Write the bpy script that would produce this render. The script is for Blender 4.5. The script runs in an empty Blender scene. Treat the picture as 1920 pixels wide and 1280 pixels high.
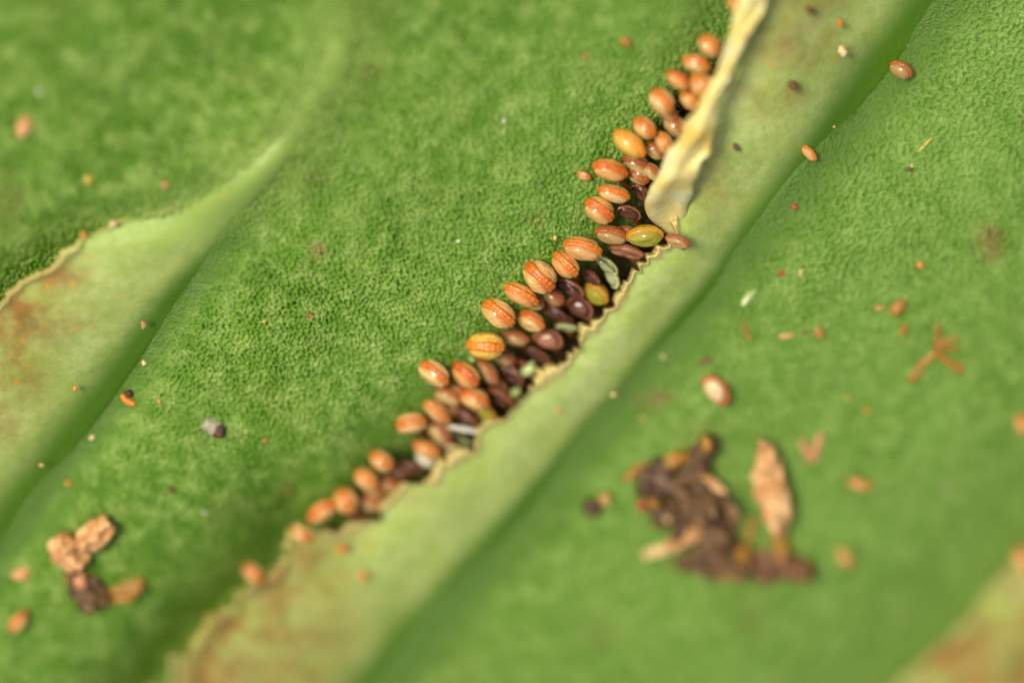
import bpy, bmesh, math, random
import numpy as np
from mathutils import Vector, Matrix, noise as mn

random.seed(7); RNG = np.random.default_rng(11)
scene = bpy.context.scene
col = scene.collection
U = 0.001                      # 1 photograph pixel in the focus plane = 0.001 units

# ------------------------------------------------------------------ camera
D = 6.0
TH, PH = math.radians(-30), math.radians(17)    # seen from beyond the top edge: the top is nearest
F = Vector((-math.sin(TH)*math.sin(PH), math.sin(TH)*math.cos(PH), -math.cos(TH)))
R = (Vector((1,0,0)) - F*F.x).normalized()
UP = R.cross(F)
CAM = -D*F
cd = bpy.data.cameras.new('camera'); cam = bpy.data.objects.new('camera', cd); col.objects.link(cam)
cam.matrix_world = Matrix(((R.x,UP.x,-F.x,CAM.x),(R.y,UP.y,-F.y,CAM.y),(R.z,UP.z,-F.z,CAM.z),(0,0,0,1)))
cd.sensor_width = 36; cd.lens = 36*D/1.92; cd.clip_start = .1; cd.clip_end = 100
cd.dof.use_dof = True; cd.dof.aperture_fstop = 0.205; cd.dof.aperture_blades = 0
scene.camera = cam

# ------------------------------------------------------------------ sky, sun, exposure
_s = Vector((-.46, .44, .77)).normalized()                                  # from the upper left, high
SUN_EL, SUN_DIR = math.asin(_s.z), Vector((_s.x, _s.y, 0)).normalized()
w = bpy.data.worlds.new('World'); scene.world = w; w.use_nodes = True
nt = w.node_tree; sky = nt.nodes.new('ShaderNodeTexSky'); sky.sky_type = 'NISHITA'; sky.sun_disc = False
sky.sun_elevation = SUN_EL; sky.sun_rotation = math.atan2(SUN_DIR.x, SUN_DIR.y)
sky.dust_density = 6.0; sky.air_density = 1.0; sky.ozone_density = 0.5
nt.links.new(sky.outputs[0], nt.nodes['Background'].inputs[0]); nt.nodes['Background'].inputs[1].default_value = .12
sl = bpy.data.lights.new('sun', 'SUN'); so = bpy.data.objects.new('sun', sl); col.objects.link(so)
sl.energy = 3.0; sl.angle = math.radians(15); sl.color = (1, .92, .70)
tos = (SUN_DIR*math.cos(SUN_EL) + Vector((0,0,math.sin(SUN_EL))))
so.rotation_euler = tos.to_track_quat('Z','Y').to_euler()
vs = scene.view_settings; vs.view_transform = 'Standard'; vs.look = 'None'; vs.exposure = -0.2; vs.gamma = 1
scene.cycles.use_denoising = True

# ------------------------------------------------------------------ mapping: a point of the place from its sight line and height
def un(px, py, z):
    """arrays of pixels and heights (pixel units) -> world points"""
    px = np.asarray(px, float); py = np.asarray(py, float); z = np.asarray(z, float)*U
    a = (px-960)*U/D; b = -(py-640)*U/D
    d = [F[i] + a*R[i] + b*UP[i] for i in range(3)]
    t = (z - CAM.z)/d[2]
    return np.stack([CAM.x+t*d[0], CAM.y+t*d[1], z+0*t], -1)
def unv(px, py, z): return Vector(un(px, py, z).tolist())

def sdist(px, py, poly):
    """signed distance to a polyline running top right -> bottom left; positive = upper-left side"""
    best = np.full(px.shape, 1e9); sg = np.zeros(px.shape)
    P = np.array(poly, float)
    for (x0,y0),(x1,y1) in zip(P[:-1], P[1:]):
        dx, dy = x1-x0, y1-y0; L2 = dx*dx+dy*dy
        t = np.clip(((px-x0)*dx+(py-y0)*dy)/L2, 0, 1)
        d = np.hypot(px-x0-t*dx, py-y0-t*dy)
        c = np.sign(dx*(py-y0)-dy*(px-x0))
        m = d < best
        best = np.where(m, d, best); sg = np.where(m, c, sg)
    return best*sg
def sst(a, b, x):
    t = np.clip((x-a)/(b-a), 0, 1); return t*t*(3-2*t)
def resample(poly, n):
    P = np.array(poly, float); L = np.r_[0, np.cumsum(np.hypot(*np.diff(P, axis=0).T))]
    s = np.linspace(0, L[-1], n)
    return np.stack([np.interp(s, L, P[:,0]), np.interp(s, L, P[:,1])], -1)
def smooth1(P, k):
    for _ in range(k):
        Q = P.copy(); Q[1:-1] = (P[:-2]+2*P[1:-1]+P[2:])/4; P = Q
    return P
def band_noise(shape, step, wl, bw, rng, stretch=None):
    """band-passed noise of wavelength wl px on a grid of the given step"""
    n = rng.standard_normal(shape)
    fy = np.fft.fftfreq(shape[0], step)[:,None]; fx = np.fft.rfftfreq(shape[1], step)[None,:]
    if stretch:                                   # (dx, dy, k): features longer along dx,dy
        dx, dy, k = stretch
        a = (fx*dx+fy*dy)*k; b = -fx*dy+fy*dx; f = np.hypot(a, b)
    else: f = np.hypot(fx, fy)
    f0 = 1/wl
    g = np.exp(-((np.log(np.maximum(f,1e-9)/f0))/bw)**2)
    r = np.fft.irfft2(np.fft.rfft2(n)*g, s=shape); return r/r.std()

# ------------------------------------------------------------------ the lines of the leaf (pixels)
RIM = [(1560,-420),(1470,-200),(1402,-20),(1375,70),(1350,140),(1322,200),(1300,250),(1270,320),(1258,380),(1262,430),(1240,462),(1200,492),(1174,520),
       (1148,550),(1118,585),(1092,616),(1084,650),(1046,676),(1008,694),(984,724),(950,758),(908,797),(882,836),(836,858),(795,886),(742,914),
       (704,956),(668,978),(632,988),(596,984),(566,984),(546,1010),(520,1050),(478,1092),(420,1142),(360,1205),(300,1280),(180,1420),(20,1620),(-100,1800)]
GRV = [(2110,-420),(1925,-200),(1770,-10),(1690,95),(1560,248),(1484,345),(1412,425),(1345,502),(1270,600),(1185,705),(1098,800),(1030,895),(940,1000),
       (855,1095),(775,1195),(705,1285),(600,1420),(450,1620),(320,1800)]
LRIM = [(760,-420),(690,-200),(620,0),(570,130),(520,215),(470,285),(420,325),(375,355),(310,385),(225,413),(160,442),(112,480),(84,505),(42,527),(6,562),(-60,612),(-180,700),(-400,860),(-700,1080)]
LGRV = [(860,-420),(790,-200),(720,0),(650,130),(580,250),(510,355),(430,435),(360,505),(305,590),(245,680),(182,772),(120,852),(62,940),(8,1012),(-60,1100),(-180,1260),(-330,1450),(-600,1800)]
BRIM = [(2700,420),(2450,600),(2200,780),(2040,905),(1925,1015),(1855,1105),(1785,1190),(1690,1280),(1560,1400),(1400,1560),(1200,1800)]

GRV = smooth1(resample(GRV, 40), 20).tolist(); LGRV = smooth1(resample(LGRV, 40), 4).tolist()
def lift_h(px, py):
    """the right top of the leaf droops a little"""
    return -75*sst(560, 0, py)*(1 - .75*sst(1100, 1300, px)*sst(1650, 1450, px)) - 20*sst(500, 100, py)*sst(1200, 1800, px)
def lh(px, py): return float(lift_h(np.array([float(px)]), np.array([float(py)]))[0])
def blade_h(px, py):
    dR, dG = sdist(px, py, RIM), sdist(px, py, GRV)
    along = sst(300, 900, py)                                   # the shoulder is steeper in the lower half
    W = 120 - 42*along
    dep = 112. + 24*along
    left = -dep*np.exp(-(np.maximum(dR,0)/W)**1.7)
    t = np.clip(-dR/np.maximum(-dR+dG, 1e-6), 0, 1)
    mid = -dep + (dep-40)*t
    right = -40*np.exp(-(np.maximum(-dG,0)/95)**2)
    f = np.where(dR > 0, left, np.where(dG > 0, mid, right))
    # left fold
    lR, lG = sdist(px, py, LRIM), sdist(px, py, LGRV)
    K = sst(300, 520, py); K2 = sst(260, 480, py)
    l_left = -80*K*np.exp(-(np.maximum(lR,0)/(70))**1.6)
    tt = np.clip(-lR/np.maximum(-lR+lG, 1e-6), 0, 1)
    l_mid = -80*K + (80*K-38*K2)*tt
    l_right = -38*K2*np.exp(-(np.maximum(-lG,0)/85)**2)
    f2 = np.where(lR > 0, l_left, np.where(lG > 0, l_mid, l_right))
    # soft ridge that carries the left fold on up the leaf
    ridge = 26*(1-K)*np.exp(-((lR+30)/75)**2)
    # right bottom fold
    bR = sdist(px, py, BRIM)
    f3 = np.where(bR > 0, -105*np.exp(-(np.maximum(bR,0)/130)**1.6), -105)
    und = 4*np.sin(px/170+py/240)+3*np.sin(px/95-py/150+1)
    # lip just before the hollow in the lower half
    lip = 12*along*np.exp(-((dR-175)/60)**2)*sst(1150,950,py)
    return 40 + f + f2 + f3 + ridge + und + lip + lift_h(px, py)
def bh(px, py): return float(blade_h(np.array([float(px)]), np.array([float(py)]))[0])

# ------------------------------------------------------------------ materials
def srgb(r, g, b):
    c = []
    for v in (r, g, b):
        v /= 255; c.append(v/12.92 if v <= .04045 else ((v+.055)/1.055)**2.4)
    return (*c, 1)
class NB:
    """small node helper"""
    def __init__(s, name):
        s.m = bpy.data.materials.new(name); s.m.use_nodes = True
        s.t = s.m.node_tree; s.b = s.t.nodes['Principled BSDF']
    def n(s, typ, **kw):
        nd = s.t.nodes.new(typ)
        for k, v in kw.items(): setattr(nd, k, v)
        return nd
    def l(s, a, b): s.t.links.new(a, b)
    def noise(s, scale, detail=3, rough=.55, coord='Object', dist=0):
        if not hasattr(s, 'tc'): s.tc = s.n('ShaderNodeTexCoord')
        nd = s.n('ShaderNodeTexNoise'); nd.inputs['Scale'].default_value = scale
        nd.inputs['Detail'].default_value = detail; nd.inputs['Roughness'].default_value = rough; nd.inputs['Distortion'].default_value = dist
        s.l(s.tc.outputs[coord], nd.inputs['Vector']); return nd.outputs['Fac']
    def ramp(s, fac, stops):
        r = s.n('ShaderNodeValToRGB'); e = r.color_ramp.elements
        while len(e) < len(stops): e.new(.5)
        for el, (p, c) in zip(e, stops): el.position = p; el.color = c
        s.l(fac, r.inputs[0]); return r.outputs[0]
    def mix(s, fac, a, b):
        m = s.n('ShaderNodeMix', data_type='RGBA')
        if isinstance(fac, (int, float)): m.inputs[0].default_value = fac
        else: s.l(fac, m.inputs[0])
        for v, k in ((a, 6), (b, 7)):
            if isinstance(v, tuple): m.inputs[k].default_value = v
            else: s.l(v, m.inputs[k])
        return m.outputs[2]
    def math(s, op, a, b=0.):
        m = s.n('ShaderNodeMath', operation=op)
        for v, k in ((a, 0), (b, 1)):
            if isinstance(v, (int, float)): m.inputs[k].default_value = v
            else: s.l(v, m.inputs[k])
        return m.outputs[0]
    def mr(s, v, a, b, c=0., d=1.):
        m = s.n('ShaderNodeMapRange'); s.l(v, m.inputs[0])
        for k, x in enumerate((a, b, c, d)): m.inputs[k+1].default_value = x
        return m.outputs[0]
    def attr(s, name):
        a = s.n('ShaderNodeAttribute', attribute_name=name); sp = s.n('ShaderNodeSeparateColor'); s.l(a.outputs['Color'], sp.inputs[0]); return sp.outputs
    def bump(s, h, strength=.3, dist=.004):
        b = s.n('ShaderNodeBump'); b.inputs['Strength'].default_value = strength; b.inputs['Distance'].default_value = dist
        s.l(h, b.inputs['Height']); s.l(b.outputs[0], s.b.inputs['Normal'])
    def set(s, **kw):
        for k, v in kw.items():
            k = k.replace('_', ' ')
            if isinstance(v, (int, float, tuple)): s.b.inputs[k].default_value = v
            else: s.l(v, s.b.inputs[k])
        return s.m

def leaf_material():
    k = NB('leaf_epidermis'); a = k.attr('masks')
    big = k.noise(5, 3); med = k.noise(28, 3); fine = k.noise(120, 2, .6)
    c = k.mix(k.mr(big, .35, .65), srgb(88,140,6), srgb(108,154,30))
    c = k.mix(k.mr(med, .42, .68), c, srgb(150,182,84))
    c = k.mix(k.mr(fine, .50, .72, 0, .65), c, srgb(66,118,8))
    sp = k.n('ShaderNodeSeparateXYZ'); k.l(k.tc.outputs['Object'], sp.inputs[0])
    right_pale = k.math('MULTIPLY', k.mr(sp.outputs[0], -.5, .9, 0, .6), k.mr(big, .3, .6, .5, 1))
    c = k.mix(right_pale, c, srgb(128,168,80))                       # paler, greyer green towards the right
    al = k.n('ShaderNodeAttribute', attribute_name='pale').outputs['Fac']
    c = k.mix(k.math('MULTIPLY', al, .85), c, srgb(150,180,86))
    c = k.mix(a[0], c, srgb(72,112,4))                         # vein tissue
    st = k.math('MULTIPLY', a[2], k.mr(k.noise(40,3), .25, .6))
    c = k.mix(st, c, srgb(134,104,62))                          # brown stains
    rec = k.math('MULTIPLY', a[1], k.mr(k.noise(26,3), .25, .5, .5, 1))
    c = k.mix(rec, c, srgb(74,46,20))                           # receptacle tissue under the capsules
    k.bump(k.noise(190, 3, .65), .8, .007)
    k.l(k.b.inputs['Normal'].links[0].from_socket, k.b.inputs['Coat Normal'])
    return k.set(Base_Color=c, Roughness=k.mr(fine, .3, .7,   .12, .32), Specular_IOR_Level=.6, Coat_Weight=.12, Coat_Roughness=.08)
def flap_material():
    k = NB('flap_membrane'); a = k.attr('masks')
    n1 = k.noise(9, 4); n2 = k.noise(60, 3)
    c = k.mix(k.mr(n1, .35, .65), srgb(168,188,96), srgb(186,202,126))
    c = k.mix(k.mr(k.noise(27, 4, .65), .46, .68, 0, .6), c, srgb(142,170,78))
    c = k.mix(k.mr(n2, .45, .7, 0, .55), c, srgb(150,176,80))
    c = k.mix(k.mr(k.noise(130,2), .62, .75, 0, .5), c, srgb(196,208,150))
    br = k.ramp(k.noise(13, 4, .6), [(.3, srgb(108,86,40)), (.46, srgb(150,100,36)), (.58, srgb(128,82,34)), (.72, srgb(168,116,44)), (.85, srgb(132,130,60))])
    c = k.mix(k.math('MULTIPLY', k.math('MULTIPLY', a[1], .95), k.mr(k.noise(16, 4, .65), .36, .6, .3, 1)), c, br)
    lf = k.n('ShaderNodeAttribute', attribute_name='pale').outputs['Fac']; c = k.mix(lf, c, srgb(150,180,86))
    sp = k.math('MULTIPLY', k.mr(k.noise(34, 2), .66, .73), .7)
    c = k.mix(k.math('MULTIPLY', sp, k.mr(a[1], 0, .3, .25, 1)), c, srgb(214,140,40))
    c = k.mix(a[2], c, srgb(72,112,6))                         # runs into the vein
    c = k.mix(a[0], c, k.mix(k.noise(45,3), srgb(182,160,88), srgb(226,208,140)))                       # dry papery rim
    k.bump(k.noise(75, 4, .6), .3, .005)
    return k.set(Base_Color=c, Roughness=.42, Subsurface_Weight=.25, Subsurface_Radius=(.02,.02,.008), Subsurface_Scale=1.0)
def simple(name, stops, scale=40, rough=.45, bump=.3, sss=0., bscale=90, coat=0., spec=.5, dist=.004):
    k = NB(name)
    c = k.ramp(k.noise(scale, 4, .6), stops)
    k.bump(k.noise(bscale, 3, .6), bump, dist)
    return k.set(Base_Color=c, Roughness=rough, Subsurface_Weight=sss, Subsurface_Radius=(.02,.012,.006), Subsurface_Scale=1., Coat_Weight=coat, Coat_Roughness=.12, Specular_IOR_Level=spec)
def capsule_pair(kind, wall, ring, wr=.25, rr=.3, tr=0., bs=.55):
    """wall colours: pole, seam, variant; the wall is palest on its bulging face and darker where it meets the ring"""
    k = NB(kind+'_capsule_wall'); oi = k.n('ShaderNodeObjectInfo')
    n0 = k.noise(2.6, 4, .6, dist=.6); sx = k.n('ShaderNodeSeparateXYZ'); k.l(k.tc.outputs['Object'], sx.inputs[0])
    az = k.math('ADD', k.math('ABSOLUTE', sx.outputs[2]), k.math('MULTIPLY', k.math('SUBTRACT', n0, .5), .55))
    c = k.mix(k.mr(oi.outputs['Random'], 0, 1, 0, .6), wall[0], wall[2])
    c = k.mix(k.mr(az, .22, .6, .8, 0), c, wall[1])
    c = k.mix(k.mr(k.noise(5.5, 3, .65), .58, .78, 0, .45), c, wall[1])
    k.bump(k.math('ADD', k.noise(3.2, 4, .6, dist=.8), k.math('MULTIPLY', k.noise(11, 2), .3)), bs, .012)
    wm = k.set(Base_Color=c, Roughness=wr, Subsurface_Weight=.15, Subsurface_Radius=(.012,.010,.006), Subsurface_Scale=1., Coat_Weight=.8, Coat_Roughness=.05, Transmission_Weight=tr)
    k = NB(kind+'_annulus'); oi = k.n('ShaderNodeObjectInfo')
    c = k.mix(k.mr(k.noise(3.0, 4, .65), .36, .66), ring[0], ring[1])
    c = k.mix(k.mr(oi.outputs['Random'], 0, 1, 0, .5), c, ring[2])
    k.bump(k.noise(8, 3), .5, .008)
    rm = k.set(Base_Color=c, Roughness=rr, Subsurface_Weight=.12, Subsurface_Radius=(.010,.007,.003), Subsurface_Scale=1., Coat_Weight=.9, Coat_Roughness=.06)
    return wm, rm
CAP = {
 'o': capsule_pair('orange', (srgb(232,196,126), srgb(196,96,12), srgb(222,146,56)), (srgb(226,112,2), srgb(182,68,0), srgb(240,146,8))),
 'c': capsule_pair('shell', (srgb(222,198,154), srgb(200,164,110), srgb(210,182,136)), (srgb(200,92,14), srgb(166,66,8), srgb(214,110,24))),
 't': capsule_pair('tan', (srgb(226,184,116), srgb(190,104,30), srgb(212,150,78)), (srgb(222,132,24), srgb(190,94,16), srgb(230,154,50)), .35),
 'y': capsule_pair('amber', (srgb(236,200,92), srgb(228,150,40), srgb(226,180,70)), (srgb(244,146,10), srgb(228,112,6), srgb(248,170,40))),
 'b': capsule_pair('rust', (srgb(204,176,112), srgb(140,72,24), srgb(166,106,52)), (srgb(178,88,20), srgb(130,58,16), srgb(200,108,30)), .2),
 'd': capsule_pair('dark', (srgb(112,68,40), srgb(74,34,16), srgb(104,48,26)), (srgb(124,62,28), srgb(80,38,18), srgb(160,90,46)), .10, .14, 0., 1.),
 'm': capsule_pair('mauve', (srgb(166,112,76), srgb(120,66,36), srgb(150,96,64)), (srgb(162,96,54), srgb(124,66,36), srgb(176,116,70)), .15, .2),
 'g': capsule_pair('green', (srgb(164,154,30), srgb(186,140,20), srgb(150,150,40)), (srgb(210,148,24), srgb(186,130,20), srgb(216,160,40)), .18),
 'p': capsule_pair('pale', (srgb(196,206,150), srgb(150,168,96), srgb(170,186,120)), (srgb(186,190,126), srgb(206,208,150), srgb(170,180,106)), .12, .15, .3),
}
M = {
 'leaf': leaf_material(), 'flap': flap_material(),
 'fold': simple('dried_fold', [(.3, srgb(226,186,96)), (.5, srgb(244,220,146)), (.7, srgb(250,236,184))], 14, .4, .6, .5, 60),
 'stalk': simple('stalk', [(.35, srgb(122,66,26)), (.65, srgb(168,104,44))], 30, .35, .2, .2),
 'brown': simple('brown_litter', [(.3, srgb(50,36,18)), (.45, srgb(88,64,36)), (.58, srgb(120,90,54)), (.75, srgb(156,122,78))], 22, .6, .6, 0, 70),
 'darkbrown': simple('dark_litter', [(.3, srgb(50,32,18)), (.55, srgb(86,56,32)), (.75, srgb(120,82,48))], 26, .5, .6, 0, 70),
 'rust': simple('rust_litter', [(.3, srgb(80,52,28)), (.55, srgb(112,74,42)), (.75, srgb(146,100,58))], 22, .6, .5, 0, 70),
 'tan': simple('tan_litter', [(.3, srgb(156,100,58)), (.46, srgb(206,154,98)), (.6, srgb(228,186,132)), (.75, srgb(240,212,164))], 20, .5, .8, .1, 60, 0, .5, .008),
 'cream': simple('cream_litter', [(.3, srgb(176,128,80)), (.45, srgb(228,194,140)), (.7, srgb(242,222,176))], 18, .4, .4, .15),
 'white': simple('white_litter', [(.3, srgb(198,196,176)), (.7, srgb(236,234,220))], 30, .25, .4, .1, 60, .4),
 'grey': simple('grey_litter', [(.3, srgb(120,120,100)), (.7, srgb(178,174,150))], 30, .5, .5),
 'orange': simple('orange_litter', [(.3, srgb(196,106,30)), (.55, srgb(222,140,44)), (.75, srgb(232,164,78))], 40, .35, .3, .2),
 'red': simple('red_litter', [(.3, srgb(140,50,36)), (.7, srgb(190,84,60))], 40, .4, .3, .1),
 'yellow': simple('yellow_litter', [(.3, srgb(190,160,50)), (.7, srgb(222,196,92))], 40, .35, .3, .15),
 'pink': simple('pink_litter', [(.3, srgb(190,120,80)), (.7, srgb(222,164,122))], 40, .4, .3, .2),
 'scale': simple('scale_tissue', [(.3, srgb(138,98,30)), (.6, srgb(170,122,42)), (.8, srgb(184,118,52))], 30, .5, .3, .1),
 'clear': simple('green_skin', [(.3, srgb(140,164,84)), (.7, srgb(196,206,146))], 40, .12, .5, .2, 60, .6),
}

# ------------------------------------------------------------------ object helpers
def link(name, me, mat=None, parent=None):
    o = bpy.data.objects.new(name, me); col.objects.link(o)
    if mat is not None and me is not None and not me.materials: me.materials.append(mat)
    if parent: o.parent = parent
    return o
def tag(o, label, cat, group=None, kind=None):
    o['label'] = label; o['category'] = cat
    if group: o['group'] = group
    if kind: o['kind'] = kind
    return o
def grid_mesh(name, V, shape, masks=None, closed=False):
    """V (n*m,3) -> quad grid mesh, smooth"""
    n, m = shape; me = bpy.data.meshes.new(name)
    i = np.arange(n*m).reshape(n, m)
    q = np.stack([i[:-1,:-1], i[1:,:-1], i[1:,1:], i[:-1,1:]], -1).reshape(-1, 4)
    return raw_mesh(me, V, q, masks)
def raw_mesh(me, V, q, masks=None):
    me.vertices.add(len(V)); me.vertices.foreach_set('co', np.ascontiguousarray(V, dtype=np.float32).ravel())
    me.loops.add(q.size); me.loops.foreach_set('vertex_index', q.ravel().astype(np.int32))
    me.polygons.add(len(q)); me.polygons.foreach_set('loop_start', np.arange(0, q.size, 4, dtype=np.int32))
    try: me.polygons.foreach_set('loop_total', np.full(len(q), 4, dtype=np.int32))
    except Exception: pass
    me.update(calc_edges=True); me.validate()
    me.polygons.foreach_set('use_smooth', np.ones(len(me.polygons), dtype=bool))
    if masks is not None:
        at = me.color_attributes.new('masks', 'FLOAT_COLOR', 'POINT')
        at.data.foreach_set('color', np.ascontiguousarray(np.c_[masks[:, :3], np.ones(len(masks))], dtype=np.float32).ravel())
        if masks.shape[1] == 4:
            at = me.attributes.new('pale', 'FLOAT', 'POINT'); at.data.foreach_set('value', np.ascontiguousarray(masks[:, 3], dtype=np.float32))
    me.update(); return me
def slab_mesh(name, top, shape, thick, nrm, masks=None):
    """closed sheet: top grid + underside moved by -thick*nrm, edges joined"""
    n, m = shape; N = n*m
    bot = top - np.asarray(thick).reshape(-1,1)*U*nrm if np.ndim(thick) else top - thick*U*nrm
    V = np.r_[top, bot]
    i = np.arange(N).reshape(n, m)
    q = np.stack([i[:-1,:-1], i[1:,:-1], i[1:,1:], i[:-1,1:]], -1).reshape(-1, 4)
    qb = q[:, ::-1] + N
    rim = np.r_[i[0,:], i[1:,-1], i[-1,-2::-1], i[-2:0:-1,0]]
    nx = np.roll(rim, -1)
    qs = np.stack([nx, rim, rim+N, nx+N], -1)[:, ::-1]
    return raw_mesh(bpy.data.meshes.new(name), V, np.r_[q, qb, qs], None if masks is None else np.r_[masks, masks])
VIEW = -F
VN = np.array(VIEW)

# ------------------------------------------------------------------ the leaf blade
def axis(lo, hi, step, out):
    inner = np.arange(lo, hi+step, step); g = []; s = step
    while sum(g) < out: s *= 1.25; g.append(s)
    c = np.cumsum(g); return np.r_[lo-c[::-1], inner, inner[-1]+c], len(c), len(inner)
STEP = 2.3
ax, ox, nx_ = axis(-50, 1970, STEP, 900); ay, oy, ny_ = axis(-50, 1330, STEP, 700)
PX, PY = np.meshgrid(ax, ay)
H = blade_h(PX, PY)
dirx, diry = -.72, .69
n1 = band_noise((ny_, nx_), STEP, 11.5, .6, RNG)
n2 = band_noise((ny_, nx_), STEP, 11.5, .65, RNG, (dirx, diry, 1.55))
n3 = band_noise((ny_, nx_), STEP, 7, .5, RNG)
big = band_noise((ny_, nx_), STEP, 260, .5, RNG)
big2 = band_noise((ny_, nx_), STEP, 110, .5, RNG)
ipx, ipy = PX[oy:oy+ny_, ox:ox+nx_], PY[oy:oy+ny_, ox:ox+nx_]
wmix = sst(900, 1500, ipx)[...]; wmix = np.maximum(wmix, sst(500, 250, ipx)*.6)
cell = n1*(1-wmix)+n2*wmix
tex = 2.3*np.tanh(1.2*cell) - 2.4*np.maximum(-cell-.5, 0) + 1.5*n3
gl, gg = sdist(ipx, ipy, LGRV), sdist(ipx, ipy, GRV)
lrimd = sdist(ipx, ipy, LRIM); rimd = sdist(ipx, ipy, RIM)
veg = np.exp(-(np.abs(gg+16)/62)**2.6)
K = sst(350, 470, ipy)
vegl = K*np.exp(-(np.abs(gl+4)/48)**2.4)
vein = np.clip(veg+vegl, 0, 1)
smoothm = np.clip(np.exp(-(np.abs(gg)/62)**3) + K*np.exp(-(np.abs(gl)/55)**3), 0, 1)
tex *= (1.25+.1*wmix)*(1-.93*smoothm)*(1+.10*np.clip(big, -1.5, 1.5))
HH = H.copy(); HH[oy:oy+ny_, ox:ox+nx_] += tex + 1.2*big2*(1-smoothm)
mk = np.zeros(PX.shape+(4,))
mk[oy:oy+ny_, ox:ox+nx_, 0] = vein*.9
mk[..., 1] = 0; mk[oy:oy+ny_, ox:ox+nx_, 1] = sst(90, 30, rimd)*sst(900, 760, ipy)*sst(-140, -60, rimd)*sst(60, 170, ipy)
mk[oy:oy+ny_, ox:ox+nx_, 3] = np.maximum(.8*np.exp(-(np.abs(lrimd+45)/75)**2)*sst(520, 380, ipy)*(.7+.3*sst(-100, 250, ipy)), sst(15,-25,lrimd)*sst(-15,25,gl)*sst(560,430,ipy)*(.3+.7*sst(-50,260,ipy)))
st = np.zeros(ipx.shape)
for (x, y, rx, ry, a) in ((1856,455,30,36,.85),(1228,750,36,18,.8),(596,470,16,18,.8),(470,150,60,25,.12),(590,330,20,16,.3),(1000,410,22,16,.45),(540,925,12,18,.4),(1130,1190,40,25,.3),
                          (20,370,30,60,.35),(700,130,30,20,.25),(1408,1160,30,30,.3),(1310,840,60,60,.25),(420,955,40,30,.2)):
    st = np.maximum(st, a*np.exp(-(((ipx-x)/rx)**2+((ipy-y)/ry)**2)**1.5))
mk[oy:oy+ny_, ox:ox+nx_, 2] = st
me = grid_mesh('blade', un(PX.ravel(), PY.ravel(), HH.ravel()), PX.shape, mk.reshape(-1, 4))
leaf = bpy.data.objects.new('fern_leaf', None); col.objects.link(leaf); leaf.empty_display_size = .1
tag(leaf, 'green fern leaf with diagonal ribs and pale flaps folded over the capsule rows', 'leaf')
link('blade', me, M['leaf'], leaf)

# ------------------------------------------------------------------ the folded flaps
def flap(rimp, outp, n, m, zprof, jag, seed, brown, rimw, name='folded_flap', label=None, fade=None, merge=None, thick=9):
    """sheet from a ragged free rim to the rib it hangs on; zprof(t, x, y) = height"""
    rng = np.random.default_rng(seed)
    A = smooth1(resample(rimp, n), 1); B = smooth1(resample(outp, n), 60)
    sA = smooth1(np.stack([A@np.array([-.70, .714])]*2, -1), 40)[:, 0]; sB = B@np.array([-.70, .714]); od = np.argsort(sB)
    B = np.stack([np.interp(sA, sB[od], B[od, 0]), np.interp(sA, sB[od], B[od, 1])], -1)      # rows cross the flap squarely
    # match by the nearest point so that rows cross the flap squarely
    jn = sum(a*np.convolve(rng.standard_normal(n+200), np.hanning(k)/np.sqrt((np.hanning(k)**2).sum()), 'same')[100:100+n] for a, k in ((jag*.4, 55), (jag*.5, 21), (jag*.5, 9), (jag*.35, 4)))
    T = np.tan(B-A); d = B-A; L = np.hypot(d[:,0], d[:,1]); d /= L[:,None]
    tt = np.linspace(0, 1, m)**1.35
    dist = tt[None,:]*L[:,None]; jj = jn[:,None]*np.exp(-dist/22)
    X = A[:,None,0]+(B-A)[:,None,0]*tt + d[:,None,0]*jj; Y = A[:,None,1]+(B-A)[:,None,1]*tt + d[:,None,1]*jj
    Z = zprof(np.broadcast_to(tt, X.shape), X, Y) + lift_h(X, Y)
    lump = np.zeros(X.shape)
    for wl, amp in ((190, 1.8), (120, 1.0)):
        ph = rng.uniform(0, 6.3, 6); an = rng.uniform(0, 3.14, 6)
        for p, a in zip(ph, an): lump += amp/2.2*np.sin((X*np.cos(a)+Y*np.sin(a))*6.28/wl+p)
    Z = Z + lump*sst(1, .75, tt)[None,:]
    rw = rimw*(1.1+.45*np.clip(np.convolve(rng.standard_normal(n+60), np.hanning(21)/2.8, 'same')[30:30+n], -1, 1.8))[:,None]
    Z = Z + 11*np.exp(-((dist-rw*.55)/(rw*.5))**2) - 10*np.exp(-(dist/4)**2)      # the dry rim is rolled
    b = np.zeros(X.shape)
    for (x, y, rx, ry, a) in brown: b = np.maximum(b, a*np.exp(-(((X-x)/rx)**2+((Y-y)/ry)**2)**1.3))
    mk = np.stack([sst(1.5, .7, dist/rw)*.92, b, sst(.64, .90, np.broadcast_to(tt, X.shape))], -1)
    if fade is not None: mk[..., 0] *= fade(X, Y)
    mk = np.concatenate([mk, (merge(X, Y) if merge else 0*X)[..., None]], -1)
    top = un(X.ravel(), Y.ravel(), Z.ravel())
    me = slab_mesh(name, top, X.shape, (thick*np.ones(X.shape)).ravel(), VN, mk.reshape(-1, 4))
    o = link(name, me, M['flap'], leaf)
    if label: o['label'] = label
    return o
def z_main(t, x, y):
    g = 40-40-3
    q = np.clip(t, 0, 1)**1.7; q = q*q*(3-2*q)
    return 24 + 9*np.sin(np.pi*np.clip(t/.5, 0, 1)*.5)**.9*(1-q) - 26*q + g*q - 9*sst(.96, 1, t)
OUT = [(x+16, y+14) for x, y in GRV]
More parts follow.
